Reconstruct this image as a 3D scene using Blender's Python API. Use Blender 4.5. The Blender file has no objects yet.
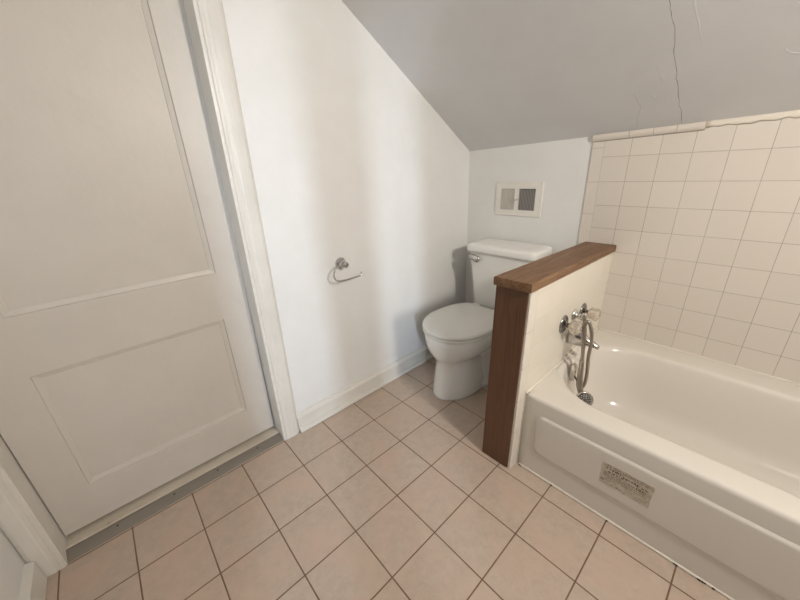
import bpy, bmesh, math, random
from mathutils import Vector, Matrix
random.seed(4)
PI = math.pi
scn = bpy.context.scene
COL = scn.collection

# ------------------------------------------------------------------ camera
CAMLOC = Vector((1.37871641, -0.38941639, 1.24896308))
RM = ((0.67377881, 0.73745648, -0.04669099),
      (0.24441895, -0.28205259, -0.92774227),
      (-0.69733887, 0.61368092, -0.3702894))
cam_d = bpy.data.cameras.new('camera')
cam_d.sensor_width = 36.0
cam_d.lens = 329.32 / 800 * 36
cam_d.clip_start = 0.02
cam = bpy.data.objects.new('camera', cam_d)
COL.objects.link(cam)
m3 = Matrix((Vector(RM[0]), -Vector(RM[1]), -Vector(RM[2]))).transposed()
cam.matrix_world = Matrix.Translation(CAMLOC) @ m3.to_4x4()
scn.camera = cam

# ------------------------------------------------------------------ world, lights, exposure
scn.view_settings.view_transform = 'Standard'
scn.view_settings.look = 'None'
scn.view_settings.exposure = 0.56
scn.view_settings.gamma = 1.0
scn.view_settings.use_curve_mapping = False
w = bpy.data.worlds.new('world'); scn.world = w
w.use_nodes = True
w.node_tree.nodes['Background'].inputs['Color'].default_value = (0.62, 0.80, 1.0, 1)
w.node_tree.nodes['Background'].inputs['Strength'].default_value = 1.0

def area(name, loc, target, sx, sy, power, col, shape='RECTANGLE', spread=PI):
    d = bpy.data.lights.new(name, 'AREA'); d.shape = shape
    d.size = sx
    if shape == 'RECTANGLE': d.size_y = sy
    d.energy = power; d.color = col; d.spread = spread
    o = bpy.data.objects.new(name, d); COL.objects.link(o)
    o.location = loc
    o.rotation_euler = (Vector(target) - Vector(loc)).to_track_quat('-Z', 'Y').to_euler()
    return o
# narrow bright daylight far outside the right-hand window
area('daylight_beam', (4.6, -2.3, 1.75), (0.0, 0.45, 0.6), 0.10, 1.1, 78, (0.70, 0.83, 1.0))
# soft sky light coming through the window opening
area('window_daylight', (2.40, -1.02, 1.25), (0.0, 0.2, 0.9), 0.56, 0.95, 2.4, (0.82, 0.90, 1.0))
# warm globe lamp on the right-hand wall
area('wall_lamp_light', (2.33, 0.36, 1.80), (0.0, 0.80, 1.15), 0.16, 0.16, 17, (1.0, 0.925, 0.84), 'DISK')
# added fill light, no real source, behind the photographer
area('rear_fill', (1.7, -1.5, 1.6), (1.0, 0.6, 0.9), 0.9, 1.1, 0.5, (0.95, 0.95, 1.0))

# ------------------------------------------------------------------ helpers
def lin(r, g, b):
    f = lambda c: (c/255/12.92) if c/255 <= 0.04045 else ((c/255+0.055)/1.055)**2.4
    return (f(r), f(g), f(b), 1)

class NT:
    def __init__(s, name):
        s.m = bpy.data.materials.new(name); s.m.use_nodes = True
        s.t = s.m.node_tree; s.b = s.t.nodes['Principled BSDF']
    def n(s, typ, **kw):
        nd = s.t.nodes.new(typ)
        for k, v in kw.items():
            if k.startswith('_'): setattr(nd, k[1:], v)
            else: nd.inputs[k.replace('__', ' ')].default_value = v
        return nd
    def l(s, a, b): s.t.links.new(a, b)
    def set(s, **kw):
        for k, v in kw.items(): s.b.inputs[k.replace('__', ' ')].default_value = v
    def coords(s, ax='xyz', loc=(0, 0, 0), scale=(1, 1, 1)):
        g = s.n('ShaderNodeNewGeometry')
        sep = s.n('ShaderNodeSeparateXYZ'); s.l(g.outputs['Position'], sep.inputs[0])
        cmb = s.n('ShaderNodeCombineXYZ')
        for i, c in enumerate(ax): s.l(sep.outputs['XYZ'.index(c.upper())], cmb.inputs[i])
        mp = s.n('ShaderNodeMapping'); mp.vector_type = 'POINT'
        mp.inputs['Location'].default_value = loc; mp.inputs['Scale'].default_value = scale
        s.l(cmb.outputs[0], mp.inputs[0]); return mp.outputs[0]
    def ramp(s, fac, stops):
        r = s.n('ShaderNodeValToRGB'); e = r.color_ramp.elements
        while len(e) < len(stops): e.new(0.5)
        for i, (p, c) in enumerate(stops): e[i].position = p; e[i].color = c
        s.l(fac, r.inputs[0]); return r.outputs[0]
    def mix(s, fac, a, b, mode='MIX'):
        m = s.n('ShaderNodeMix'); m.data_type = 'RGBA'; m.blend_type = mode
        for v, i in ((fac, 0), (a, 6), (b, 7)):
            if hasattr(v, 'is_output'): s.l(v, m.inputs[i])
            else: m.inputs[i].default_value = v
        return m.outputs[2]
    def noise(s, vec, scale, detail=3, rough=0.5, dist=0.0):
        n = s.n('ShaderNodeTexNoise', Scale=scale, Detail=detail, Roughness=rough, Distortion=dist)
        s.l(vec, n.inputs['Vector']); return n.outputs['Fac']
    def bump(s, h, strength, dist=0.002, prev=None):
        b = s.n('ShaderNodeBump', Strength=strength, Distance=dist)
        s.l(h, b.inputs['Height'])
        if prev is not None: s.l(prev, b.inputs['Normal'])
        s.l(b.outputs[0], s.b.inputs['Normal']); return b.outputs[0]

def paint(name, rgb, rough=0.45, rgb2=None, bump=0.25, bscale=14, stain=None):
    t = NT(name); v = t.coords()
    c2 = rgb2 or tuple(max(0, c-7) for c in rgb)
    f = t.noise(v, 5, 4, 0.6)
    c = t.mix(t.ramp(f, [(0.35, (0, 0, 0, 1)), (0.65, (1, 1, 1, 1))]), lin(*rgb), lin(*c2))
    if stain:
        f2 = t.noise(v, 30, 5, 0.7)
        c = t.mix(t.ramp(f2, [(0.62, (0, 0, 0, 1)), (0.75, (0.6, 0.6, 0.6, 1))]), c, lin(*stain))
    t.l(c, t.b.inputs['Base Color']); t.set(Roughness=rough)
    p = t.bump(t.noise(v, bscale, 3, 0.55), bump, 0.006)
    t.bump(t.noise(v, 140, 2, 0.5), 0.12, 0.001, p)
    return t.m

def plain(name, rgb, rough=0.4, metal=0.0, **kw):
    t = NT(name); t.set(Base__Color=lin(*rgb), Roughness=rough, Metallic=metal, **kw)
    v = t.coords()
    r = t.n('ShaderNodeMapRange'); r.inputs['To Min'].default_value = rough*0.8; r.inputs['To Max'].default_value = min(1, rough*1.25)
    t.l(t.noise(v, 40), r.inputs['Value']); t.l(r.outputs[0], t.b.inputs['Roughness'])
    return t.m

def tiles(name, ax, loc, pitch, rgb, rgb2, grout, gsize, rough, mottled=0.0, bumpy=0.5, bands=None, smooth=0.15, groutvar=None):
    t = NT(name); v = t.coords(ax, loc)
    # slight wobble so the joints are not ruler straight
    nz = t.n('ShaderNodeTexNoise', Scale=6.0, Detail=2.0); t.l(v, nz.inputs['Vector'])
    sub = t.n('ShaderNodeVectorMath'); sub.operation = 'SUBTRACT'; sub.inputs[1].default_value = (0.5, 0.5, 0.5); t.l(nz.outputs['Color'], sub.inputs[0])
    sc = t.n('ShaderNodeVectorMath'); sc.operation = 'SCALE'; sc.inputs['Scale'].default_value = gsize*0.8; t.l(sub.outputs[0], sc.inputs[0])
    ad = t.n('ShaderNodeVectorMath'); ad.operation = 'ADD'; t.l(v, ad.inputs[0]); t.l(sc.outputs[0], ad.inputs[1])
    br = t.n('ShaderNodeTexBrick'); br.offset = 0; br.squash = 1; br.offset_frequency = 1
    br.inputs['Scale'].default_value = 1
    br.inputs['Brick Width'].default_value = pitch[0]; br.inputs['Row Height'].default_value = pitch[1]
    br.inputs['Mortar Size'].default_value = gsize; br.inputs['Mortar Smooth'].default_value = smooth
    br.inputs['Bias'].default_value = 0
    br.inputs['Color1'].default_value = lin(*rgb); br.inputs['Color2'].default_value = lin(*rgb2)
    br.inputs['Mortar'].default_value = lin(*grout)
    t.l(ad.outputs[0], br.inputs['Vector'])
    c = br.outputs['Color']; fac = br.outputs['Fac']
    base = t.mix(0.0, c, c)
    if mottled:
        f = t.noise(v, 26, 6, 0.75, 0.3)
        c = t.mix(t.ramp(f, [(0.35, (0, 0, 0, 1)), (0.7, (mottled*0.6, mottled*0.6, mottled*0.6, 1))]), c, lin(*[max(0, q-34) for q in rgb]))
        f = t.noise(v, 5, 3, 0.6)
        c = t.mix(t.ramp(f, [(0.45, (0, 0, 0, 1)), (0.7, (mottled, mottled, mottled, 1))]), c, lin(rgb[0], rgb[1]-7, rgb[2]-9))
        # small dirt specks
        f = t.noise(v, 75, 2, 0.5)
        c = t.mix(t.ramp(f, [(0.74, (0, 0, 0, 1)), (0.80, (0.5, 0.5, 0.5, 1))]), c, lin(95, 75, 60))
    g1 = lin(*grout)
    if groutvar:
        f = t.noise(v, 4, 4, 0.7)
        g = t.mix(t.ramp(f, [(0.38, (0, 0, 0, 1)), (0.62, (1, 1, 1, 1))]), g1, lin(*groutvar))
        c = t.mix(fac, c, g)
    else:
        c = t.mix(fac, c, g1)
    t.l(c, t.b.inputs['Base Color'])
    mr = t.n('ShaderNodeMapRange'); mr.inputs['To Min'].default_value = rough; mr.inputs['To Max'].default_value = 0.85
    t.l(fac, mr.inputs['Value']); t.l(mr.outputs[0], t.b.inputs['Roughness'])
    iv = t.n('ShaderNodeMath'); iv.operation = 'SUBTRACT'; iv.inputs[0].default_value = 1; t.l(fac, iv.inputs[1])
    p = t.bump(iv.outputs[0], bumpy, 0.0015)
    t.bump(t.noise(v, 12, 2), 0.12, 0.004, p)
    return t.m

def wood(name, ax, dark, light, worn, scale=1.0, rough=0.5):
    t = NT(name); v = t.coords(ax, scale=(scale*38, scale*38, scale*2.2))
    f = t.noise(v, 1.0, 6, 0.62, 0.9)
    c = t.ramp(f, [(0.30, lin(*dark)), (0.52, lin(*light)), (0.72, lin(*dark))])
    v2 = t.coords(ax, scale=(9, 9, 1.5))
    f2 = t.noise(v2, 1.6, 5, 0.6, 0.6)
    c = t.mix(t.ramp(f2, [(0.48, (0, 0, 0, 1)), (0.66, (0.75, 0.75, 0.75, 1))]), c, lin(*worn))
    v3 = t.coords(ax, scale=(160, 160, 5))
    f3 = t.noise(v3, 1.0, 2, 0.5)
    c = t.mix(t.ramp(f3, [(0.55, (0, 0, 0, 1)), (0.72, (0.5, 0.5, 0.5, 1))]), c, lin(*[int(q*0.62) for q in dark]))
    t.l(c, t.b.inputs['Base Color']); t.set(Roughness=rough)
    t.bump(f, 0.25, 0.002)
    return t.m

M = {}
M['wall'] = paint('wall_paint_white', (231, 230, 227), 0.5, (227, 226, 222), 0.25, 9)
M['ceil'] = paint('ceiling_paint_grey_white', (221, 221, 221), 0.6, (217, 217, 217), 0.22, 9)
M['door'] = paint('door_paint_cream', (209, 203, 194), 0.42, (205, 199, 190), 0.2, 18)
M['trim'] = paint('trim_paint_white', (224, 220, 212), 0.35, (216, 212, 203), 0.40, 26)
M['thresh'] = paint('threshold_worn_paint', (208, 198, 182), 0.55, (194, 182, 164), 0.4, 30, (120, 100, 80))
M['floor'] = tiles('floor_tile_beige', 'xyz', (0, 0, 0), (0.207, 0.207), (197, 180, 164), (193, 174, 157), (128, 106, 84), 0.0025, 0.38, 0.9, 0.6, smooth=0.25, groutvar=(110, 84, 62))
M['tile_back'] = tiles('wall_tile_ivory', 'xzy', (-0.7653+0.111*20, -1.0323+0.111*20, 0), (0.111, 0.111), (219, 211, 200), (215, 207, 196), (172, 160, 144), 0.00095, 0.22, 0, 0.5, smooth=0.3, groutvar=(150, 138, 124))
M['tile_edge'] = tiles('edge_tile_ivory', 'xzy', (1.0, -1.142+1.54, 0), (3.0, 0.154), (221, 213, 202), (219, 211, 200), (172, 160, 144), 0.00095, 0.22, 0, 0.5, smooth=0.3)
M['tile_pony'] = tiles('half_wall_tile_ivory', 'yzx', (-0.698+0.111*20, -1.0323+0.111*20, 0), (0.111, 0.111), (230, 223, 209), (227, 220, 206), (206, 197, 182), 0.0014, 0.22, 0, 0.35, smooth=0.3)
M['tile_pony_edge'] = tiles('half_wall_edge_tile', 'yzx', (1.0, -0.205+1.55, 0), (3.0, 0.155), (228, 221, 208), (226, 219, 206), (186, 175, 158), 0.0011, 0.22, 0, 0.4, smooth=0.3)
M['tub'] = plain('tub_enamel_bone', (219, 213, 203), 0.14); M['tub'].node_tree.nodes['Principled BSDF'].inputs['Coat Weight'].default_value = 0.3
M['china'] = plain('vitreous_china_white', (236, 234, 228), 0.10)
M['seat'] = plain('toilet_seat_plastic', (232, 229, 221), 0.22)
M['chrome'] = plain('chrome', (205, 203, 200), 0.12, 1.0)
M['chrome_dark'] = plain('chrome_dark_reflection', (150, 148, 146), 0.16, 1.0)  # chrome darkened to stand in for a dark reflection on the discs
M['chrome_dull'] = plain('dull_chrome_hose', (165, 158, 148), 0.30, 1.0)
M['rubber'] = plain('dark_rubber', (44, 42, 40), 0.5)
M['caulk'] = plain('caulk_cream', (224, 216, 203), 0.5)
M['whiteplastic'] = plain('white_plastic', (222, 214, 200), 0.3)
M['crack'] = plain('crack_dark_grey', (120, 116, 112), 0.9)  # dark grey of the ceiling cracks and the open tile joint
M['ridge'] = M['ceil']
M['alum'] = plain('aluminium_strip', (150, 143, 134), 0.42, 0.75)
M['rear'] = paint('rear_wall_dark_absorber', (120, 110, 100), 0.6)  # unseen rear wall coloured dark to weaken bounce on the tub front
M['face'] = plain('spray_face_grey', (84, 80, 76), 0.5)
M['screw'] = plain('dark_screw', (60, 50, 42), 0.6, 0.5)
M['post'] = wood('stained_board_dark', 'xyz', (82, 53, 36), (104, 71, 48), (96, 65, 44), 1.0, 0.42)
M['cap'] = wood('stained_board_worn', 'xzy', (84, 57, 37), (122, 88, 59), (142, 109, 78), 1.5, 0.5)
M['vent'] = paint('vent_painted_metal', (232, 229, 221), 0.4, (226, 223, 214), 0.3, 60)
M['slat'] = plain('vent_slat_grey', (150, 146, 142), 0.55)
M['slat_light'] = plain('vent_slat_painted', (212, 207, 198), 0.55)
M['dark'] = plain('unlit_space_dark', (70, 68, 68), 0.8)  # flat dark colour painted in for unlit space in vent and door gap
M['dark_light'] = plain('vent_inside_pale', (172, 166, 158), 0.8)  # paler sheet behind the left slats
M['acrylic'] = plain('clear_acrylic', (236, 228, 214), 0.06)
_b = M['acrylic'].node_tree.nodes['Principled BSDF']; _b.inputs['Transmission Weight'].default_value = 0.75; _b.inputs['IOR'].default_value = 1.49
def sticker_mat():
    t = NT('aged_paper_label'); v = t.coords()
    f = t.noise(v, 60, 4, 0.7)
    c = t.mix(t.ramp(f, [(0.42, (0, 0, 0, 1)), (0.62, (1, 1, 1, 1))]), lin(200, 190, 172), lin(176, 164, 145))
    t.l(c, t.b.inputs['Base Color']); t.set(Roughness=0.7); return t.m
M['sticker'] = sticker_mat()
M['print'] = plain('faded_black_print', (52, 40, 30), 0.8)
M['print2'] = plain('faded_brown_print', (122, 102, 80), 0.8)
M['dirt'] = plain('dark_dirt', (52, 40, 32), 0.9)

def obj(name, bm, mat, parent=None, smooth=False, kind=None, bevel=0, seg=2, ang=35, label=None):
    bmesh.ops.recalc_face_normals(bm, faces=bm.faces[:])
    me = bpy.data.meshes.new(name); bm.to_mesh(me); bm.free()
    o = bpy.data.objects.new(name, me); COL.objects.link(o)
    for mm in (mat if isinstance(mat, (list, tuple)) else [mat]): me.materials.append(mm)
    if parent is not None:
        p = parent; off = Vector((0, 0, 0))
        while p is not None: off += Vector(p.location); p = p.parent
        me.transform(Matrix.Translation(-off)); o.parent = parent
    if smooth:
        for f in me.polygons: f.use_smooth = True
    if bevel:
        b = o.modifiers.new('bevel', 'BEVEL'); b.width = bevel; b.segments = seg; b.limit_method = 'ANGLE'; b.angle_limit = math.radians(ang)
        b.harden_normals = False
        for f in me.polygons: f.use_smooth = True
        wn = o.modifiers.new('wn', 'WEIGHTED_NORMAL'); wn.keep_sharp = True
    if kind: o['kind'] = kind
    if label: o['label'] = label
    return o

def thing(name, label, cat, loc, group=None):
    o = bpy.data.objects.new(name, None); COL.objects.link(o); o.location = loc
    o.empty_display_size = 0.1
    o['label'] = label; o['category'] = cat
    if group: o['group'] = group
    return o

def box(bm, x0, x1, y0, y1, z0, z1):
    vs = [bm.verts.new(p) for p in ((x0,y0,z0),(x1,y0,z0),(x1,y1,z0),(x0,y1,z0),(x0,y0,z1),(x1,y0,z1),(x1,y1,z1),(x0,y1,z1))]
    for f in ((0,3,2,1),(4,5,6,7),(0,1,5,4),(1,2,6,5),(2,3,7,6),(3,0,4,7)): bm.faces.new([vs[i] for i in f])
    return vs

def prism(bm, pts, axis, a, b):
    """pts: 2D polygon in the two other axes (in order), extruded along axis from a to b"""
    def P(p, t):
        if axis == 'x': return (t, p[0], p[1])
        if axis == 'y': return (p[0], t, p[1])
        return (p[0], p[1], t)
    A = [bm.verts.new(P(p, a)) for p in pts]; B = [bm.verts.new(P(p, b)) for p in pts]
    n = len(pts)
    bm.faces.new(A); bm.faces.new(B[::-1])
    for i in range(n): bm.faces.new([A[i], A[(i+1) % n], B[(i+1) % n], B[i]])

def loft(bm, loops, cap0=True, cap1=True, closed=True):
    L = [[bm.verts.new(p) for p in lp] for lp in loops]
    n = len(L[0])
    for a, b in zip(L, L[1:]):
        for i in range(n if closed else n-1): bm.faces.new([a[i], a[(i+1) % n], b[(i+1) % n], b[i]])
    if cap0: bm.faces.new(L[0][::-1])
    if cap1: bm.faces.new(L[-1])
    return L

def catmull(pts, sub=8):
    P = [Vector(p) for p in pts]; out = []
    for i in range(len(P)-1):
        p0 = P[max(i-1, 0)]; p1 = P[i]; p2 = P[i+1]; p3 = P[min(i+2, len(P)-1)]
        for k in range(sub):
            t = k/sub
            out.append(0.5*((2*p1)+(p2-p0)*t+(2*p0-5*p1+4*p2-p3)*t*t+(-p0+3*p1-3*p2+p3)*t**3))
    out.append(P[-1]); return out

def tube(bm, pts, rad, seg=12, sub=8, ribs=0):
    P = catmull(pts, sub) if sub else [Vector(p) for p in pts]
    n = len(P); loops = []
    up = None
    for i, p in enumerate(P):
        t = (P[min(i+1, n-1)] - P[max(i-1, 0)]).normalized()
        if up is None:
            up = Vector((0, 0, 1)) if abs(t.z) < 0.9 else Vector((1, 0, 0))
        a = t.cross(up).normalized(); b = a.cross(t).normalized(); up = b
        r = rad(i/(n-1)) if callable(rad) else rad
        if ribs: r *= 1 + ribs*(1 if i % 2 else -1)
        loops.append([p + a*r*math.cos(2*PI*k/seg) + b*r*math.sin(2*PI*k/seg) for k in range(seg)])
    loft(bm, loops)

def lathe(bm, prof, origin, axis, seg=32, flute=0, fd=0.0):
    """prof: (distance along axis, radius)"""
    ax = Vector(axis).normalized(); h = Vector((0, 0, 1)) if abs(ax.z) < 0.9 else Vector((1, 0, 0))
    a = ax.cross(h).normalized(); b = ax.cross(a)
    loops = []
    for d, r in prof:
        lp = []
        for k in range(seg):
            th = 2*PI*k/seg
            rr = r*(1 + (fd*math.cos(flute*th) if flute else 0))
            lp.append(Vector(origin) + ax*d + a*rr*math.cos(th) + b*rr*math.sin(th))
        loops.append(lp)
    loft(bm, loops)

def ceil_z(x, y): return 1.335 + 0.026*x + 0.636*(1.488 - y)

WX = -0.018            # left wall face
FY = -0.882            # short wall beside the door
RX = 2.42              # right wall face
YB = 1.494             # back wall face
YR = -1.62             # rear of the room
CH = 2.35
YC = 1.488 - (CH-1.335)/0.636

# ------------------------------------------------------------------ the room
bm = bmesh.new(); box(bm, -0.10, RX+0.1, YR-0.1, YB+0.1, -0.08, 0.0)
obj('floor', bm, M['floor'], kind='structure')

bm = bmesh.new()
rows = []
for x in (-0.14, RX+0.1):
    pr = [(YB+0.1, ceil_z(x, YB+0.1)), (YC, ceil_z(x, YC)), (YR-0.1, ceil_z(x, YC)), (YR-0.1, ceil_z(x, YC)+0.1), (YC, ceil_z(x, YC)+0.1), (YB+0.1, ceil_z(x, YB+0.1)+0.1)]
    rows.append([(x, y, z) for y, z in pr])
loft(bm, rows)
ceiling = obj('ceiling', bm, M['ceil'], kind='structure')

# left wall with the door opening
DY0, DY1, DH = -0.807, 0.008, 2.03
bm = bmesh.new()
DT = DY1 + 0.030     # the old door frame is a little out of square
prism(bm, [(DY1, 0), (YB+0.1, 0), (YB+0.1, ceil_z(0, YB+0.1)), (DT, ceil_z(0, DT)), (DT, DH)], 'x', WX-0.12, WX)
prism(bm, [(YC, DH), (DT, DH), (DT, ceil_z(0, DT)), (YC, CH)], 'x', WX-0.12, WX)
prism(bm, [(DY0, DH), (YC, DH), (YC, CH), (DY0, CH)], 'x', WX-0.12, WX)
prism(bm, [(FY-0.1, 0), (DY0, 0), (DY0, CH), (FY-0.1, CH)], 'x', WX-0.12, WX)
obj('wall_left', bm, M['wall'], kind='structure')

bm = bmesh.new()
prism(bm, [(WX, 0), (RX, 0), (RX, ceil_z(RX, YB)), (WX, ceil_z(WX, YB))], 'y', YB, YB+0.1)
wall_back = obj('wall_back', bm, M['wall'], kind='structure')
# ceramic tile fields on the back wall
bm = bmesh.new()
x0, x1 = 0.7653, RX
prism(bm, [(x0, 0.36), (x1, 0.36), (x1, ceil_z(x1, 1.488)-0.001), (x0, ceil_z(x0, 1.488)-0.001)], 'y', 1.488, YB-0.0002)
obj('tile_field', bm, M['tile_back'], wall_back, label='square ivory wall tiles with tan grout')
bm = bmesh.new()
x0, x1 = 0.7125, 0.7653
prism(bm, [(x0, 0.0), (x1, 0.0), (x1, ceil_z(x1, 1.488)-0.001), (x0, ceil_z(x0, 1.488)-0.001)], 'y', 1.488, YB-0.0002)
obj('edge_tile', bm, M['tile_edge'], wall_back, label='narrow ivory bullnose tiles at the tile edge')

# short wall beside the door and its return
bm = bmesh.new()
box(bm, WX-0.12, 0.95, FY-0.1, FY, 0, CH+0.001)
box(bm, 0.85, 0.95, YR, FY-0.1, 0, CH+0.001)
obj('wall_front', bm, M['wall'], kind='structure')
bm = bmesh.new(); box(bm, 0.85, RX+0.1, YR-0.1, YR, 0, CH+0.01)
obj('wall_rear', bm, M['rear'], kind='structure')

# right wall with an unseen window, split by an added mullion, behind the photographer's right shoulder
WY0, WY1, WZ0, WZ1 = -1.305, -0.726, 0.75, 1.78
MY0, MY1 = -1.064, -0.934
bm = bmesh.new()
prism(bm, [(WY1, 0), (YB, 0), (YB, ceil_z(RX, YB)), (YC, ceil_z(RX, YC)), (WY1, ceil_z(RX, YC))], 'x', RX, RX+0.1)
box(bm, RX, RX+0.1, YR, WY0, 0, CH+0.05)
box(bm, RX, RX+0.1, WY0, WY1, 0, WZ0)
box(bm, RX, RX+0.1, WY0, WY1, WZ1, CH+0.05)
obj('wall_right', bm, M['wall'], kind='structure')
bm = bmesh.new()
box(bm, RX+0.03, RX+0.07, MY0, MY1, WZ0, WZ1)  # wide mullion added to throw the shadow band of a standing person
for a, b in ((WY0, WY0+0.012), (WY1-0.012, WY1)): box(bm, RX+0.03, RX+0.07, a, b, WZ0, WZ1)
box(bm, RX+0.03, RX+0.07, WY0, WY1, WZ0, WZ0+0.015); box(bm, RX+0.03, RX+0.07, WY0, WY1, WZ1-0.015, WZ1)
obj('window_1', bm, M['trim'], kind='structure')

# ------------------------------------------------------------------ ceiling cracks and flakes
def ribbon(name, pts, wd, mat, ridge=0.0006, jit=0.002, sub=5, label=None):
    P = []
    for (xa, ya), (xb, yb) in zip(pts, pts[1:]):
        for k in range(sub): P.append((xa+(xb-xa)*k/sub+random.uniform(-jit, jit), ya+(yb-ya)*k/sub))
    P.append(pts[-1])
    bm = bmesh.new(); L = []
    nrm = Vector((0, -0.636, -1)).normalized()
    for i, (x, y) in enumerate(P):
        c = Vector((x, y, ceil_z(x, y)))
        q = P[min(i+1, len(P)-1)]; r = P[max(i-1, 0)]
        d = Vector((q[0], q[1], ceil_z(*q))) - Vector((r[0], r[1], ceil_z(*r)))
        s = d.normalized().cross(nrm) * wd * random.uniform(0.5, 1.3) * (0.3 if i in (0, len(P)-1) else 1)
        L.append([c-s+nrm*-0.0005, c-s*0.4+nrm*ridge, c+s*0.4+nrm*ridge, c+s+nrm*-0.0005])
    loft(bm, L, closed=True)
    return obj(name, bm, mat, ceiling, label=label)
ribbon('ceiling_crack', [(1.017, 0.93), (1.027, 1.02), (1.035, 1.077), (1.031, 1.20), (1.036, 1.32), (1.041, 1.482)], 0.0013, M['crack'], 0.0002, 0.003, 7, label='long thin crack running down the sloped ceiling')
ribbon('ceiling_crack', [(0.90, 1.30), (0.915, 1.37), (0.895, 1.42), (0.885, 1.48)], 0.0006, M['crack'], 0.0002, 0.002)
ribbon('paint_ridge', [(1.078, 0.98), (1.09, 1.08), (1.103, 1.17)], 0.0016, M['ridge'], 0.0004, 0.002)
ribbon('paint_ridge', [(0.945, 1.245), (0.968, 1.236), (0.99, 1.233), (1.008, 1.243)], 0.0014, M['ridge'], 0.0004, 0.002)
ribbon('paint_ridge', [(0.952, 1.315), (0.965, 1.335), (0.996, 1.332)], 0.001, M['ridge'], 0.001, 0.002)
ribbon('paint_ridge', [(1.285, 1.243), (1.30, 1.262), (1.32, 1.272), (1.345, 1.27)], 0.0022, M['ridge'], 0.0007, 0.003)
ribbon('paint_ridge', [(0.985, 1.205), (0.99, 1.22), (0.989, 1.25), (0.994, 1.28)], 0.0008, M['ridge'], 0.0008, 0.002)

# ------------------------------------------------------------------ tile trim along the ceiling
def qround(bm, x0, x1):
    L = []
    for x in (x0, x1):
        zt = ceil_z(x, 1.486); r = 0.019
        lp = [(x, 1.4878, zt-0.001)]
        for k in range(7):
            a = PI/2*k/6
            lp.append((x, 1.4878 - r*math.cos(a)*0.8 if k else 1.4878-r*0.8, zt-0.002-r*1.5*math.sin(a)))
        lp.append((x, 1.4878, zt-0.002-r*1.5))
        L.append(lp)
    loft(bm, L)
tr = None
for i, (a, b) in enumerate(((0.7125, 0.862), (0.8635, 0.951), (0.9525, 1.03), (1.0315, 1.118))):
    bm = bmesh.new(); qround(bm, a, b)
    if tr is None: tr = obj('trim_1', bm, M['tile_edge'], kind='structure', smooth=False)
    else: obj('quarter_round_tile', bm, M['tile_edge'], tr)
bm = bmesh.new()
loft(bm, [[(x, 1.4879, ceil_z(x, 1.486)-0.031), (x, 1.4874, ceil_z(x, 1.486)-0.031), (x, 1.4874, ceil_z(x, 1.486)-0.0325), (x, 1.4879, ceil_z(x, 1.486)-0.0325)] for x in (0.7125, 1.118)])
obj('open_joint', bm, M['crack'], tr)
# smeared old caulk where the trim is missing
bm = bmesh.new(); L = []
N = 60
for i in range(N+1):
    x = 1.118 + (RX-0.01-1.118)*i/N
    zt = ceil_z(x, 1.486); h = 0.017 + random.uniform(-0.006, 0.005) + (0.008 if i < 14 else -0.003)
    L.append([(x, 1.4882, zt), (x, 1.4865-random.uniform(0, 0.0015), zt-0.0005), (x, 1.4866-random.uniform(0, 0.0008), zt-h*0.7), (x, 1.4882, zt-h)])
loft(bm, L)
obj('caulk_smear', bm, M['caulk'], tr, smooth=True)

# ------------------------------------------------------------------ door, casing, threshold, baseboards
DX = -0.100
def door_leaf():
    y0, y1, z0, z1 = DY0+0.004, DY1-0.012, 0.038, DH-0.004
    pans = [(-0.688, -0.108, 0.200, 0.683), (-0.678, -0.094, 0.886, 1.90)]
    bm = bmesh.new()
    ys = sorted({y0, y1, *[p[0] for p in pans], *[p[1] for p in pans]})
    zs = sorted({z0, z1, *[p[2] for p in pans], *[p[3] for p in pans]})
    V = {}
    def v(y, z, x=DX):
        k = (round(y, 5), round(z, 5), round(x, 5))
        if k not in V: V[k] = bm.verts.new((x, y, z))
        return V[k]
    for a, b in zip(ys, ys[1:]):
        for c, d in zip(zs, zs[1:]):
            cy, cz = (a+b)/2, (c+d)/2
            if any(p[0] < cy < p[1] and p[2] < cz < p[3] for p in pans): continue
            bm.faces.new([v(a, c), v(b, c), v(b, d), v(a, d)])
    for (pa, pb, pc, pd) in pans:
        ysub = [y for y in ys if pa-1e-6 <= y <= pb+1e-6]
        prof = [(0.0, 0.0), (0.002, -0.007), (0.017, -0.0105), (0.019, -0.0125)]
        ring = lambda ins, x: [v(pa+ins, pc+ins, x), v(pb-ins, pc+ins, x), v(pb-ins, pd-ins, x), v(pa+ins, pd-ins, x)]
        for (i0, e0), (i1, e1) in zip(prof, prof[1:]):
            A = ring(i0, DX+e0); B = ring(i1, DX+e1)
            for k in range(4): bm.faces.new([A[k], A[(k+1) % 4], B[(k+1) % 4], B[k]])
        bm.faces.new(ring(prof[-1][0], DX+prof[-1][1]))
    # sides and back
    a = [(DX, y0, z0), (DX, y1, z0), (DX, y1, z1), (DX, y0, z1)]
    A = [bm.verts.new(p) for p in a]; B = [bm.verts.new((DX-0.034, p[1], p[2])) for p in a]
    for k in range(4): bm.faces.new([A[k], B[k], B[(k+1) % 4], A[(k+1) % 4]])
    bm.faces.new(B)
    for v_ in bm.verts:          # follow the leaning right jamb
        t = (v_.co.y-y0)/(y1-y0)
        v_.co.y += (0.036*v_.co.z/1.76 - 0.002)*max(0, t)**1.0 if t > 0.95 else (0.022*v_.co.z/1.76 - 0.003 if t > 0.5 else 0.0)
    return obj('door_1', bm, M['door'], kind='structure')
door_leaf()
# dark sheet in place of the unlit space behind the door
bm = bmesh.new(); box(bm, WX-0.135, WX-0.1245, DY0-0.02, DY1+0.02, 0.0, DH+0.02)
obj('door_gap_dark_sheet', bm, M['dark'], kind='structure')
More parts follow.
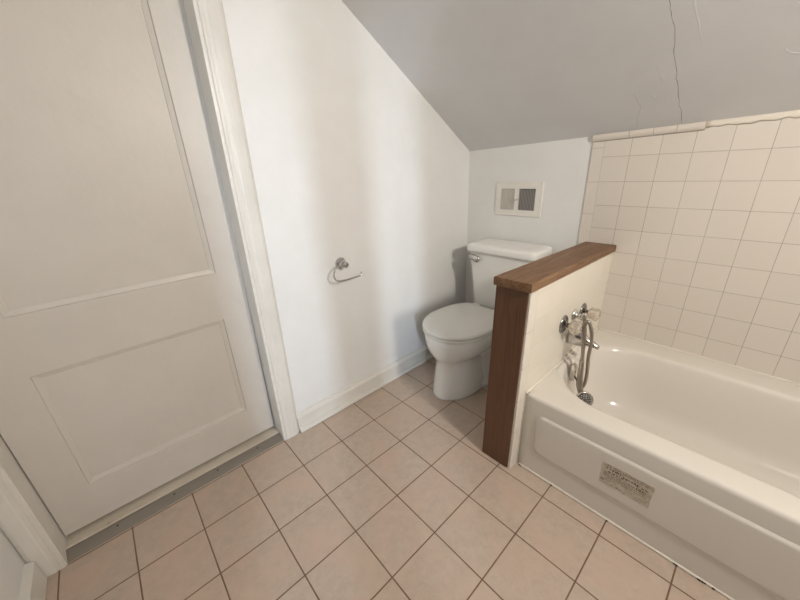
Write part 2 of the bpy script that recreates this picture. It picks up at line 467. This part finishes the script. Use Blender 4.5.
# jambs
bm = bmesh.new()
prism(bm, [(DY1-0.008, 0), (DY1+0.004, 0), (DT+0.004, DH+0.01), (DT-0.008, DH+0.01)], 'x', WX-0.12, 0.001)
box(bm, WX-0.12, 0.001, DY0-0.004, DY0+0.001, 0.0, DH+0.01)
box(bm, WX-0.12, 0.001, DY0, DT, DH-0.003, DH+0.012)
jamb = obj('trim_2', bm, M['trim'], kind='structure', bevel=0.0012)
# casings
def casing(name, inner, outer, top):
    """flat board with a stepped, moulded outer band"""
    s = 1 if outer > inner else -1; wdt = abs(outer-inner)
    pr = [(0, WX), (0, 0.002), (0.003, 0.005), (0.010, 0.005), (0.013, 0.0035), (0.024, 0.0035), (0.028, 0.0055), (0.042, 0.005), (wdt-0.014, 0.003), (wdt-0.004, -0.002), (wdt, -0.008), (wdt, WX)]
    bm = bmesh.new()
    lean = 0.030 if s > 0 else 0.0
    loft(bm, [[(x, inner+s*d, 0.001) for d, x in pr], [(x, inner+s*d*(1.12 if lean else 1)+lean, top) for d, x in pr]])
    return obj(name, bm, M['trim'], kind='structure')
casing('trim_3', DY1+0.004, DY1+0.078, DH+0.06)
casing('trim_4', DY0-0.002, FY+0.001, DH+0.06)
bm = bmesh.new(); box(bm, WX, 0.004, FY+0.001, DT+0.095, DH+0.061, DH+0.15)
obj('trim_5', bm, M['trim'], kind='structure')

# threshold: painted wood sill and metal strip
bm = bmesh.new()
L = []
N = 26
for i in range(N+1):
    y = DY0+0.001 + (DY1-0.009-DY0-0.001)*i/N
    j = random.uniform(-0.0008, 0.0008)
    L.append([(WX-0.12, y, 0.0), (WX-0.12, y, 0.022), (-0.060, y, 0.0225+j), (-0.053, y, 0.020+j), (-0.052, y, 0.0)])
loft(bm, L)
sill = obj('threshold', bm, M['thresh'], kind='structure')
bm = bmesh.new()
loft(bm, [[(-0.0518, y, 0.0005), (-0.0518, y, 0.0205), (-0.044, y, 0.0205), (-0.026, y, 0.012), (-0.006, y, 0.002), (-0.005, y, 0.0005)] for y in (DY0+0.001, DY1-0.009)])
strip = obj('metal_strip', bm, M['alum'], sill, label='grey metal edging strip')
for y in (-0.66, -0.47, -0.30, -0.12):
    bm = bmesh.new(); lathe(bm, [(0, 0.0034), (0.0012, 0.003), (0.0016, 0.001)], (-0.035, y, 0.0158), (0.5, 0, 0.86), 10)
    obj('screw', bm, M['screw'], strip)

def baseboard(name, mode, a, b):
    pr = [(0, 0.001), (0.030, 0.001), (0.036, 0.004), (0.036, 0.010), (0.031, 0.022), (0.018, 0.025), (0.0165, 0.072), (0.021, 0.076), (0.020, 0.087), (0.012, 0.094), (0.007, 0.105), (0, 0.106)]
    bm = bmesh.new()
    if mode == 'left': loft(bm, [[(WX+d, y, z) for d, z in pr] for y in (a, b)])
    else:
        pr = [(0, 0.001), (0.024, 0.001), (0.022, 0.090), (0.012, 0.098), (0.0, 0.100)]
        loft(bm, [[(x, FY+d, z) for d, z in pr] for x in (a, b)])
    return obj(name, bm, M['trim'], kind='structure')
baseboard('baseboard_left', 'left', DY1+0.0785, YB-0.001)
baseboard('baseboard_front', 'front', 0.006, 0.949)
bm = bmesh.new()
loft(bm, [[(x, YB-d, z) for d, z in [(0, 0.001), (0.016, 0.001), (0.016, 0.085), (0.010, 0.10), (0, 0.102)]] for x in (0.02, 0.7115)])
obj('baseboard_back', bm, M['trim'], kind='structure')

# ------------------------------------------------------------------ half wall between toilet and bath
PY = 0.6478
DROP = 0.022
def px(z): return 0.018*z/0.83        # the old wall leans very slightly
def pface(z): return 0.8765 + 0.0115*z/0.83
def leanbox(name, mat, x0f, x1f, y0, y1, parent=None, kind=None, label=None, ch=0.0):
    zt = lambda y: 0.8355 - DROP*(y-0.626)/0.86
    bm = bmesh.new(); A = []
    for top in (0, 1):
        z = lambda y: zt(y)-0.0006 if top else 0.0
        A.append([(x0f(z(y0)), y0, z(y0)), (x1f(z(y0))-ch, y0, z(y0)), (x1f(z(y0)), y0+ch, z(y0)), (x1f(z(y1)), y1, z(y1)), (x0f(z(y1)), y1, z(y1))] if ch else
                 [(x0f(z(y0)), y0, z(y0)), (x1f(z(y0)), y0, z(y0)), (x1f(z(y1)), y1, z(y1)), (x0f(z(y1)), y1, z(y1))])
    loft(bm, A); return obj(name, bm, mat, parent, kind=kind, label=label)
core = lambda z: 0.8605+px(z)*0.8
half = leanbox('wall_partition', M['wall'], lambda z: 0.737+px(z), core, PY, YB-0.007, kind='structure')
leanbox('tile_field', M['tile_pony'], lambda z: core(z)+0.0005, pface, 0.7005, 1.4875, half, label='glossy ivory tiles on the bath side')
leanbox('edge_tile', M['tile_pony_edge'], lambda z: core(z)+0.0005, pface, 0.6482, 0.700, half, ch=0.003, label='narrow ivory bullnose tiles beside the wooden end board')

woodt = thing('wooden_ledge', 'dark brown stained wooden cap and end board covering the half wall beside the bathtub', 'ledge', (0.80, 0.65, 0))
bm = bmesh.new()
loft(bm, [[(0.735+px(z)*1.0, 0.640, z), (0.8640+px(z)*0.9, 0.640, z), (0.8640+px(z)*0.9, PY-0.0005 if False else 0.6475, z), (0.735+px(z), 0.6475, z)] for z in (0.002, 0.3, 0.6, 0.8345)])
obj('end_board', bm, M['post'], woodt, bevel=0.002, label='upright dark brown board')
bm = bmesh.new()
# cap: slightly crowned board with uneven edge
L = []
N = 24
for i in range(N+1):
    y = 0.626 + (1.4865-0.626)*i/N
    e = random.uniform(-0.0007, 0.0007)
    q = -DROP*(y-0.626)/0.86; L.append([(0.749+e, y, 0.836+q), (0.896+e, y, 0.836+q), (0.8965+e, y, 0.864+q), (0.893+e, y, 0.8685+q), (0.752+e, y, 0.8685+q), (0.7485+e, y, 0.864+q)])
loft(bm, L)
obj('cap_board', bm, M['cap'], woodt, bevel=0.0012, label='flat worn brown cap board')

# ------------------------------------------------------------------ bathtub
TX0, TX1, TY0, TY1, TZ = 0.8830, RX-0.001, 0.700, 1.4865, 0.380
tub = thing('bathtub', 'white enamelled alcove bathtub with a raised front panel beside the half wall', 'bathtub', (1.6, 1.09, 0))
def rr(cx, cy, hx, hy, r, th):
    """point of a rounded rectangle on the ray th (in box-scaled space)"""
    dx, dy = math.cos(th), math.sin(th)
    m = max(abs(dx), abs(dy)); dx /= m; dy /= m
    dx *= (TX1-TX0)/2; dy *= (TY1-TY0)/2
    lo, hi = 0.0, 1.4
    for _ in range(34):
        t = (lo+hi)/2; qx = abs(ox(cx, dx*t)) ; qy = abs(oy(cy, dy*t))
        ax, ay = max(qx-(hx-r), 0), max(qy-(hy-r), 0)
        if math.hypot(ax, ay) > r or qx > hx or qy > hy: hi = t
        else: lo = t
    return dx*lo, dy*lo
BCX, BCY = (TX0+TX1)/2, (TY0+TY1)/2
def ox(cx, d): return BCX + d - cx
def oy(cy, d): return BCY + d - cy
NN = 240
def ring(x0, x1, y0, y1, r, z):
    cx, cy, hx, hy = (x0+x1)/2, (y0+y1)/2, (x1-x0)/2, (y1-y0)/2
    out = []
    for k in range(NN):
        th = 2*PI*k/NN + PI/NN*0
        a, b = rr(cx, cy, hx, hy, min(r, hx-1e-4, hy-1e-4), th)
        out.append((BCX+a, BCY+b, z))
    return out
def orect(i, z):
    return ring(TX0+i*0.3, TX1-i*0.3, TY0+i, TY1-i*0.1, 0.0006, z)
bx0, bx1, by0, by1, br_ = 0.908, 2.31, 0.802, 1.358, 0.225
def irect(i, z, left=None, right=None, rr_=None):
    return ring(bx0+(left if left is not None else i), bx1-(right if right is not None else i), by0+i, by1-i, rr_ or br_, z)
loops = [orect(0, 0.0), orect(0, 0.10), orect(0, 0.20), orect(0, 0.30), orect(0, 0.364), orect(0.0008, 0.370), orect(0.0035, 0.3755), orect(0.008, 0.3788), orect(0.013, TZ),
         orect(0.045, TZ+0.0005),
         irect(-0.020, TZ), irect(-0.008, TZ-0.001), irect(0.0, TZ-0.005), irect(0.006, TZ-0.013), irect(0.010, TZ-0.026),
         irect(0.018, 0.33, 0.012, 0.03), irect(0.028, 0.28, 0.020, 0.06), irect(0.038, 0.22, 0.030, 0.10), irect(0.048, 0.17, 0.040, 0.14),
         irect(0.060, 0.135, 0.055, 0.18), irect(0.078, 0.112, 0.075, 0.21, 0.19), irect(0.10, 0.098, 0.10, 0.25, 0.16), irect(0.135, 0.091, 0.14, 0.30, 0.13), irect(0.19, 0.088, 0.2, 0.36, 0.08), irect(0.26, 0.086, 0.4, 0.5, 0.02)]
bm = bmesh.new(); loft(bm, loops, cap0=False)
body = obj('tub_body', bm, M['tub'], tub, smooth=True)
# raised front panel
def rrect2(x0, x1, z0, z1, r, y, n=6):
    out = []
    for cx, cz, a0 in ((x1-r, z1-r, 0), (x0+r, z1-r, PI/2), (x0+r, z0+r, PI), (x1-r, z0+r, 1.5*PI)):
        for k in range(n+1):
            a = a0 + PI/2*k/n; out.append((cx+r*math.cos(a), y, cz+r*math.sin(a)))
    return out
bm = bmesh.new()
pp = [(0.0, 0.0005), (0.002, -0.0012), (0.006, -0.005), (0.009, -0.0066), (0.013, -0.0072), (0.020, -0.0074)]
loft(bm, [rrect2(0.938+i, 2.36-i, 0.112+i, 0.309-i, 0.030, TY0+d) for i, d in pp], cap0=False)
obj('front_panel', bm, M['tub'], tub, smooth=True)
# aged instruction label stuck on the panel
bm = bmesh.new()
YS = TY0-0.0074
def jag(x0, x1, z0, z1, n=14, j=0.0022):
    o = []
    for i in range(n): o.append((x0+(x1-x0)*i/n, z0+random.uniform(-j, j)))
    for i in range(6): o.append((x1+random.uniform(-j, j), z0+(z1-z0)*i/6))
    for i in range(n): o.append((x1-(x1-x0)*i/n, z1+random.uniform(-j*0.4, j*0.4)))
    for i in range(6): o.append((x0+random.uniform(-j, j)*0.6, z1-(z1-z0)*i/6))
    return o
prism(bm, jag(1.190, 1.341, 0.164, 0.2585), 'y', YS-0.0006, YS+0.0004)
st = obj('sticker', bm, M['sticker'], tub, label='faded tan paper label with worn lines of print')
def printlines(name, mat, lines):
    for (xa, xb, z, h, gap) in lines:
        x = xa; bm = bmesh.new()
        while x < xb:
            wd = random.uniform(0.004, 0.013)
            e = min(x+wd, xb)
            n = max(1, int((e-x)/0.0028))
            for k in range(n):
                if random.random() < 0.12: continue
                a = x+(e-x)*k/n; box(bm, a, a+(e-x)/n*0.72, YS-0.0008, YS-0.00062, z-h*random.uniform(0.5, 0.65), z+h*random.uniform(0.5, 0.65))
            x = e + gap*random.uniform(0.6, 1.5)
        obj(name, bm, mat, st)
printlines('printed_text', M['print'], [(1.205, 1.250, 0.239, 0.0050, 0.002), (1.256, 1.300, 0.233, 0.0050, 0.002), (1.296, 1.334, 0.2295, 0.004, 0.002),
    (1.212, 1.268, 0.2265, 0.0042, 0.002), (1.275, 1.325, 0.218, 0.0040, 0.002), (1.194, 1.206, 0.182, 0.004, 0.002), (1.196, 1.212, 0.190, 0.003, 0.002), (1.226, 1.262, 0.1745, 0.0025, 0.003)])
printlines('fine_print', M['print2'], [(1.200, 1.330, 0.2520, 0.0026, 0.002), (1.205, 1.330, 0.2460, 0.0026, 0.002), (1.200, 1.325, 0.2125, 0.0026, 0.002),
    (1.200, 1.322, 0.2060, 0.0026, 0.002), (1.200, 1.255, 0.2190, 0.003, 0.002), (1.215, 1.330, 0.1980, 0.0022, 0.002)])
# overflow plate with trip lever on the end of the basin
bm = bmesh.new()
lathe(bm, [(0, 0.036), (0.004, 0.036), (0.010, 0.032), (0.014, 0.024), (0.015, 0.001)], (0.932, 1.055, 0.330), (1, 0.0, 0.12), 32)
for v in bm.verts: v.co.z = 0.330 + (v.co.z-0.330)*1.2
ov = obj('overflow_plate', bm, M['whiteplastic'], tub, smooth=True, label='white oval overflow plate')
bm = bmesh.new()
tube(bm, [(0.946, 1.040, 0.322), (0.956, 1.035, 0.316), (0.964, 1.031, 0.306)], 0.0035, 8)
lathe(bm, [(0, 0.004), (0.002, 0.004), (0.003, 0.001)], (0.945, 1.040, 0.345), (1, 0, 0.1), 10)
obj('trip_lever', bm, M['rubber'], ov, smooth=True)
# caulk beads
bm = bmesh.new()
def bead(pts, r): tube(bm, pts, lambda t: r*random.uniform(0.8, 1.25), 6, 26)
bead([(0.8845, 0.7005, 0.3815), (0.8845, 1.1, 0.3815), (0.8845, 1.484, 0.3815)], 0.0060)
bead([(0.892, 1.4855, 0.3815), (1.6, 1.4855, 0.3815), (RX-0.006, 1.4855, 0.3815)], 0.0042)
bead([(0.889, 0.698, 0.0035), (1.6, 0.698, 0.0035), (RX-0.006, 0.698, 0.0035)], 0.0042)
bead([(0.880, 0.6985, 0.006), (0.881, 0.6985, 0.2), (0.8835, 0.6985, 0.376)], 0.002)
obj('caulk', bm, M['caulk'], tub, smooth=True, label='cream caulk line')
for x, l in ((1.034, 0.006), (1.242, 0.004), (1.44, 0.012), (1.50, 0.022), (1.536, 0.006), (0.893, 0.008)):
    bm = bmesh.new()
    tube(bm, [(x, 0.6945, 0.003), (x+l/2, 0.6935, 0.003), (x+l, 0.6945, 0.003)], lambda t: 0.0026*random.uniform(0.6, 1.2), 6, 4)
    obj('dirt_spot', bm, M['dirt'], tub, smooth=True)

# ------------------------------------------------------------------ tub faucet on the half wall
FX = 0.8852
fc = thing('tub_faucet', 'chrome tub faucet with two clear fluted knobs on the tiled half wall', 'faucet', (FX, 1.08, 0.59))
for y, z in ((0.980, 0.590), (1.194, 0.580)):
    bm = bmesh.new(); lathe(bm, [(0, 0.041), (0.003, 0.041), (0.008, 0.034), (0.012, 0.020), (0.013, 0.013), (0.024, 0.012), (0.024, 0.0005)], (FX, y, z), (1, 0, 0), 36)
    e = obj('escutcheon', bm, M['chrome_dark'], fc, smooth=True)
    bm = bmesh.new(); lathe(bm, [(0, 0.010), (0.002, 0.016), (0.010, 0.026), (0.038, 0.0285), (0.045, 0.026), (0.048, 0.014), (0.0465, 0.002)], (FX+0.0245, y, z), (1, 0, 0), 80, 10, 0.055)
    k = obj('knob', bm, M['acrylic'], fc, smooth=True, label='clear fluted acrylic knob')
    bm = bmesh.new(); lathe(bm, [(0, 0.007), (0.003, 0.009), (0.004, 0.001)], (FX+0.073, y, z), (1, 0, 0), 16)
    obj('knob_button', bm, M['chrome'], k, smooth=True)
# centre: diverter valve
bm = bmesh.new()
lathe(bm, [(0, 0.026), (0.003, 0.026), (0.010, 0.020), (0.014, 0.012), (0.034, 0.012), (0.036, 0.016), (0.052, 0.016), (0.055, 0.010), (0.055, 0.0005)], (FX, 1.085, 0.600), (1, 0, 0), 24)
obj('diverter', bm, M['chrome'], fc, smooth=True)
# spout
bm = bmesh.new()
def spout_loop(x, w, zt, zb, n=16):
    lp = []
    for k in range(n):
        a = 2*PI*k/n
        cy, cz = math.cos(a), math.sin(a)
        lp.append((x, 1.08 + w*math.copysign(abs(cy)**0.7, cy), (zt+zb)/2 + (zt-zb)/2*math.copysign(abs(cz)**0.7, cz)))
    return lp
loft(bm, [spout_loop(FX, 0.030, 0.538, 0.462), spout_loop(FX+0.010, 0.031, 0.540, 0.460), spout_loop(FX+0.055, 0.029, 0.536, 0.462), spout_loop(FX+0.070, 0.020, 0.516, 0.474), spout_loop(FX+0.105, 0.013, 0.499, 0.473), spout_loop(FX+0.122, 0.012, 0.489, 0.469), spout_loop(FX+0.127, 0.008, 0.483, 0.471)])
obj('spout', bm, M['chrome'], fc, smooth=True)

# ------------------------------------------------------------------ hand shower hanging into the tub
hs = thing('hand_shower', 'chrome hand shower with looped metal hose hanging head down in the tub', 'hand shower', (0.985, 1.02, 0.23))
bm = bmesh.new()
lathe(bm, [(0, 0.008), (0.006, 0.011), (0.018, 0.011), (0.022, 0.008), (0.024, 0.001)], (FX+0.048, 1.072, 0.626), (0.25, -0.2, -1), 16)
obj('hose_nut', bm, M['chrome'], hs, smooth=True)
bm = bmesh.new()
tube(bm, [(FX+0.052, 1.069, 0.622), (FX+0.054, 1.066, 0.60), (0.952, 1.058, 0.54), (0.962, 1.045, 0.45), (0.966, 1.035, 0.36), (0.970, 1.03, 0.29), (0.978, 1.045, 0.262), (0.988, 1.06, 0.29), (0.990, 1.055, 0.36),
          (0.990, 1.035, 0.44), (0.994, 1.02, 0.505), (0.992, 1.015, 0.56), (0.979, 1.018, 0.603), (0.966, 1.015, 0.616), (0.960, 1.010, 0.585), (0.966, 1.005, 0.53), (0.974, 1.003, 0.47), (0.977, 1.002, 0.43)],
     0.0072, 10, 24, ribs=0.05)
obj('hose', bm, M['chrome_dull'], hs, smooth=True, label='flexible dull metal hose')
bm = bmesh.new()
tube(bm, [(0.977, 1.002, 0.436), (0.980, 1.000, 0.39), (0.984, 0.998, 0.34), (0.990, 0.996, 0.300), (0.998, 0.998, 0.280)], lambda t: 0.0095+0.004*t, 14, 8)
obj('handle', bm, M['chrome_dull'], hs, smooth=True)
hd = Vector((0.55, -0.75, 0.30)).normalized()
hc = Vector((1.020, 0.978, 0.266))
bm = bmesh.new(); lathe(bm, [(-0.034, 0.012), (-0.028, 0.020), (-0.010, 0.033), (0.0, 0.036), (0.006, 0.036), (0.008, 0.032), (0.006, 0.030), (0.006, 0.001)], hc, hd, 32)
sh = obj('spray_head', bm, M['chrome'], hs, smooth=True)
bm = bmesh.new()
a_ = hd.cross(Vector((0, 0, 1))).normalized(); b_ = hd.cross(a_)
lathe(bm, [(0.0062, 0.0275), (0.0078, 0.0265), (0.0085, 0.001)], hc, hd, 28)
obj('spray_face', bm, M['face'], sh, smooth=True)
bm = bmesh.new()
for R_, n_ in ((0.009, 6), (0.017, 10), (0.0245, 14)):
    for k in range(n_):
        a = 2*PI*k/n_
        lathe(bm, [(0.0080, 0.0018), (0.0108, 0.0014)], hc + a_*R_*math.cos(a) + b_*R_*math.sin(a), hd, 6)
obj('nozzle', bm, M['slat_light'], sh)

# ------------------------------------------------------------------ toilet
TC = 0.372
BC = 0.331     # bowl sits a little left of the tank
tl = thing('toilet', 'white two piece toilet with closed lid between left wall and half wall', 'toilet', (TC, 1.1, 0))
def egg(cx, yf, yb, hw, z, n=48, pf=2.0, pb=2.6, mid=0.52):
    """closed outline: rounder towards the front (yf), squarer at the back"""
    ym = yf + (yb-yf)*mid
    out = []
    for k in range(n):
        a = 2*PI*k/n; c, s = math.cos(a), math.sin(a)
        p = pf if s < 0 else pb
        X = math.copysign(abs(c)**(2/p), c)*hw
        Y = ym + (math.copysign(abs(s)**(2/p), s))*((ym-yf) if s < 0 else (yb-ym))
        out.append((cx+X, Y, z))
    return out
bm = bmesh.new()
R_ = [(0.0, 0.786, 1.20, 0.127), (0.012, 0.786, 1.20, 0.1275), (0.05, 0.792, 1.19, 0.123), (0.12, 0.802, 1.17, 0.113), (0.18, 0.810, 1.16, 0.105), (0.218, 0.812, 1.17, 0.103),
      (0.236, 0.805, 1.19, 0.110), (0.252, 0.792, 1.21, 0.126), (0.275, 0.777, 1.23, 0.146), (0.305, 0.764, 1.24, 0.163), (0.335, 0.756, 1.25, 0.174), (0.365, 0.752, 1.26, 0.180), (0.385, 0.752, 1.265, 0.182), (0.394, 0.757, 1.265, 0.178), (0.396, 0.772, 1.26, 0.166)]
loft(bm, [egg(BC, yf, yb, hw+0.007*min(1, z/0.3), z) for z, yf, yb, hw in R_])
obj('bowl', bm, M['china'], tl, smooth=True)
# rear pedestal, trapway bulges and deck under the tank
bm = bmesh.new()
loft(bm, [egg(TC, 1.02, yb, hw, z, pf=4, pb=4) for z, yb, hw in ((0.0, 1.40, 0.112), (0.03, 1.40, 0.110), (0.06, 1.385, 0.085), (0.20, 1.38, 0.080), (0.28, 1.40, 0.10), (0.33, 1.44, 0.13), (0.36, 1.455, 0.150), (0.378, 1.46, 0.155), (0.388, 1.458, 0.153))])
obj('rear_pedestal', bm, M['china'], tl, smooth=True)
bm = bmesh.new()
for s in (-1, 1):
    tube(bm, [(TC+s*0.060, 1.02, 0.255), (TC+s*0.082, 1.09, 0.285), (TC+s*0.088, 1.17, 0.26), (TC+s*0.088, 1.21, 0.18), (TC+s*0.084, 1.25, 0.10), (TC+s*0.075, 1.31, 0.05)], 0.034, 12, 8)
obj('trapway', bm, M['china'], tl, smooth=True)
for s in (-1, 1):
    bm = bmesh.new(); lathe(bm, [(0, 0.013), (0.008, 0.013), (0.016, 0.009), (0.019, 0.001)], (TC+s*0.100, 1.285, 0.028), (0, 0, 1), 16)
    obj('bolt_cap', bm, M['china'], tl, smooth=True)
# seat and lid
def slab(name, z0, z1, yf, yb, hw, dome, mat, parent, rnd=0.006, label=None):
    bm = bmesh.new()
    sec = [(rnd, z0), (0.0015, z0+rnd*0.35), (0, (z0+z1)/2), (0.0015, z1-rnd*0.35), (rnd, z1), (0.03, z1+dome*0.4), (0.08, z1+dome*0.8), (0.14, z1+dome)]
    loft(bm, [egg(BC, yf+i, yb-i, hw-i, z, pb=3.2, mid=0.45) for i, z in sec])
    return obj(name, bm, mat, parent, smooth=True, label=label)
slab('seat', 0.3985, 0.413, 0.750, 1.240, 0.194, 0.0, M['seat'], tl)
bm = bmesh.new()
def lidloop(i, z):
    yf, hw = 0.747+i, 0.198-i; yb = 1.232-i
    out = []
    n = 60; ym = 0.985
    for k in range(n):
        a = 2*PI*k/n; c, s = math.cos(a), math.sin(a)
        if s < 0: X = c*hw; Y = ym + s*(ym-yf)
        else:
            # back half: tapers to a straight hinge edge
            Y = ym + min(1, 1.06*math.sin(a)**0.9)*(yb-ym)
            t = (Y-ym)/(yb-ym)
            wbk = hw*(1-0.26*t**2.6)
            X = math.copysign(min(abs(c)**0.55*hw, wbk), c)
        out.append((BC+X, Y, z))
    return out
loft(bm, [lidloop(i, z) for i, z in [(0.016, 0.4165), (0.003, 0.4175), (0, 0.423), (0.001, 0.430), (0.004, 0.4335), (0.010, 0.4355), (0.04, 0.438), (0.08, 0.440), (0.13, 0.441)]])
obj('lid', bm, M['seat'], tl, smooth=True)
for s in (-1, 1):
    bm = bmesh.new(); box(bm, BC+s*0.075-0.022, BC+s*0.075+0.022, 1.228, 1.252, 0.397, 0.432)
    obj('hinge', bm, M['seat'], tl, bevel=0.005, seg=3)
# tank (tapered) and lid
def rbox(x0, x1, y0, y1, r, z, n=5):
    out = []
    for cx, cy, a0 in ((x1-r, y1-r, 0), (x0+r, y1-r, PI/2), (x0+r, y0+r, PI), (x1-r, y0+r, 1.5*PI)):
        for k in range(n+1):
            a = a0+PI/2*k/n; out.append((cx+r*math.cos(a), cy+r*math.sin(a), z))
    return out
bm = bmesh.new()
secs = []
for z, hw, yf, yb in ((0.392, 0.155, 1.300, 1.450), (0.402, 0.170, 1.288, 1.458), (0.425, 0.178, 1.282, 1.462), (0.55, 0.190, 1.276, 1.466), (0.70, 0.208, 1.270, 1.470), (0.757, 0.214, 1.268, 1.472)):
    secs.append(rbox(TC-hw, TC+hw, yf, yb, 0.032, z))
loft(bm, secs)
obj('tank', bm, M['china'], tl, smooth=False, bevel=0.004, seg=3, ang=50)
bm = bmesh.new()
loft(bm, [rbox(TC-0.229+i, TC+0.229-i, 1.252+i, 1.480-i*0.5, 0.036-i*0.4, z) for i, z in ((0.010, 0.7575), (0.002, 0.7585), (0, 0.765), (0, 0.785), (0.003, 0.794), (0.009, 0.800), (0.020, 0.8035), (0.05, 0.805))])
obj('tank_lid', bm, M['china'], tl, smooth=True)
bm = bmesh.new()
lathe(bm, [(0, 0.013), (0.006, 0.013), (0.010, 0.009), (0.011, 0.001)], (TC-0.172, 1.2715, 0.727), (0, -1, 0), 20)
loft(bm, [[(x, 1.2575-d, z0), (x, 1.2465-d, z0+0.002), (x, 1.2465-d, z1-0.002), (x, 1.2575-d, z1)] for x, d, z0, z1 in ((TC-0.194, 0, 0.718, 0.738), (TC-0.184, 0.001, 0.712, 0.742), (TC-0.150, 0.002, 0.703, 0.738), (TC-0.128, 0.002, 0.697, 0.735), (TC-0.122, 0.001, 0.700, 0.732))])
obj('flush_lever', bm, M['chrome'], tl, smooth=True, label='small chrome flush lever')

# ------------------------------------------------------------------ toilet paper holder
ph = thing('toilet_paper_holder', 'chrome toilet paper holder with open wire arm, empty, on the left wall', 'holder', (WX, 0.46, 0.826))
bm = bmesh.new()
lathe(bm, [(0.0002, 0.030), (0.005, 0.030), (0.011, 0.026), (0.014, 0.016), (0.026, 0.0125), (0.040, 0.0115), (0.043, 0.015), (0.052, 0.015), (0.055, 0.011), (0.0555, 0.001)], (WX, 0.455, 0.823), (1, 0, 0), 32)
obj('wall_mount', bm, M['chrome'], ph, smooth=True)
bm = bmesh.new()
tube(bm, [(0.030, 0.446, 0.820), (0.034, 0.415, 0.826), (0.038, 0.388, 0.815), (0.040, 0.376, 0.790), (0.040, 0.384, 0.764), (0.040, 0.408, 0.754), (0.040, 0.440, 0.752), (0.040, 0.485, 0.751), (0.040, 0.518, 0.752), (0.040, 0.531, 0.757), (0.040, 0.539, 0.770)], 0.0037, 10, 6)
obj('wire_arm', bm, M['chrome'], ph, smooth=True)

# ------------------------------------------------------------------ wall register (vent)
vt = thing('wall_vent', 'cream painted metal wall vent with two slatted openings above the toilet', 'vent', (0.342, YB, 0.95))
VX0, VX1, VZ0, VZ1 = 0.196, 0.489, 0.953, 1.141
ops = [(0.231, 0.322, 0.986, 1.109), (0.349, 0.450, 0.986, 1.106)]
bm = bmesh.new()
xs = [VX0, ops[0][0], ops[0][1], ops[1][0], ops[1][1], VX1]
zs = [VZ0, 0.986, 1.1075, VZ1]
V = {}
def vv(i, j, y):
    k = (i, j, y)
    if k not in V: V[k] = bm.verts.new((xs[i], y, zs[j]))
    return V[k]
yf = YB-0.007
for i in range(5):
    for j in range(3):
        if j == 1 and i in (1, 3): continue
        bm.faces.new([vv(i, j, yf), vv(i+1, j, yf), vv(i+1, j+1, yf), vv(i, j+1, yf)])
def ringwalls(i0, i1, j0, j1):
    yb = YB-0.0003
    c = [(i0, j0), (i1, j0), (i1, j1), (i0, j1)]
    for k in range(4):
        (a, b), (d, e) = c[k], c[(k+1) % 4]
        bm.faces.new([vv(a, b, yf), vv(d, e, yf), vv(d, e, yb), vv(a, b, yb)])
for k in ((1, 2, 1, 2), (3, 4, 1, 2)): ringwalls(*k)
bxp = [(VX0, yf, VZ0), (VX1, yf, VZ0), (VX1, yf, VZ1), (VX0, yf, VZ1)]
A = [bm.verts.new(p) for p in bxp]; B = [bm.verts.new((p[0]+(0.003 if p[0] > 0.3 else -0.003), YB-0.0003, p[2]+(0.003 if p[2] > 1 else -0.003))) for p in bxp]
for k in range(4): bm.faces.new([A[k], A[(k+1) % 4], B[(k+1) % 4], B[k]])
obj('face_plate', bm, M['vent'], vt)
for q, (a, b, c, d) in enumerate(ops):
    bm = bmesh.new(); box(bm, a, b, YB-0.0012, YB-0.0004, c, d)
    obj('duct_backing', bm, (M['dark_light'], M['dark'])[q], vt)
    n = 11
    for k in range(n):
        x = a + (b-a)*(k+0.5)/n; t = 0.6
        bm = bmesh.new()
        loft(bm, [[(x-0.0022, YB-0.0062, z), (x-0.0010, YB-0.0064, z), (x+0.0024, YB-0.0018, z), (x+0.0012, YB-0.0016, z)] for z in (c+random.uniform(0, 0.002), d-random.uniform(0, 0.004))])
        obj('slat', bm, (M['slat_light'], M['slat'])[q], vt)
bm = bmesh.new()
tube(bm, [(0.336, YB-0.006, 1.045), (0.336, YB-0.018, 1.048), (0.332, YB-0.026, 1.046)], 0.0045, 8)
box(bm, 0.322, 0.352, YB-0.0085, YB-0.0062, 1.043, 1.053)
obj('damper_lever', bm, M['slat_light'], vt, smooth=False)
for x, z in ((0.209, 1.045), (0.478, 1.045), (0.480, 1.134)):
    bm = bmesh.new(); lathe(bm, [(0, 0.0035), (0.0012, 0.003), (0.0018, 0.001)], (x, yf, z), (0, -1, 0), 12)
    obj('screw', bm, M['slat_light'], vt)

# ------------------------------------------------------------------ wall lamp (out of the picture, gives the warm light)
lp = thing('wall_lamp', 'round white wall lamp on the right wall beside the bathtub alcove', 'lamp', (RX, 0.36, 1.72))
bm = bmesh.new(); lathe(bm, [(0.0005, 0.06), (0.012, 0.06), (0.02, 0.045), (0.05, 0.03), (0.056, 0.03), (0.056, 0.001)], (RX, 0.36, 1.80), (-1, 0, 0), 32)
obj('lamp_base', bm, M['trim'], lp, smooth=True)
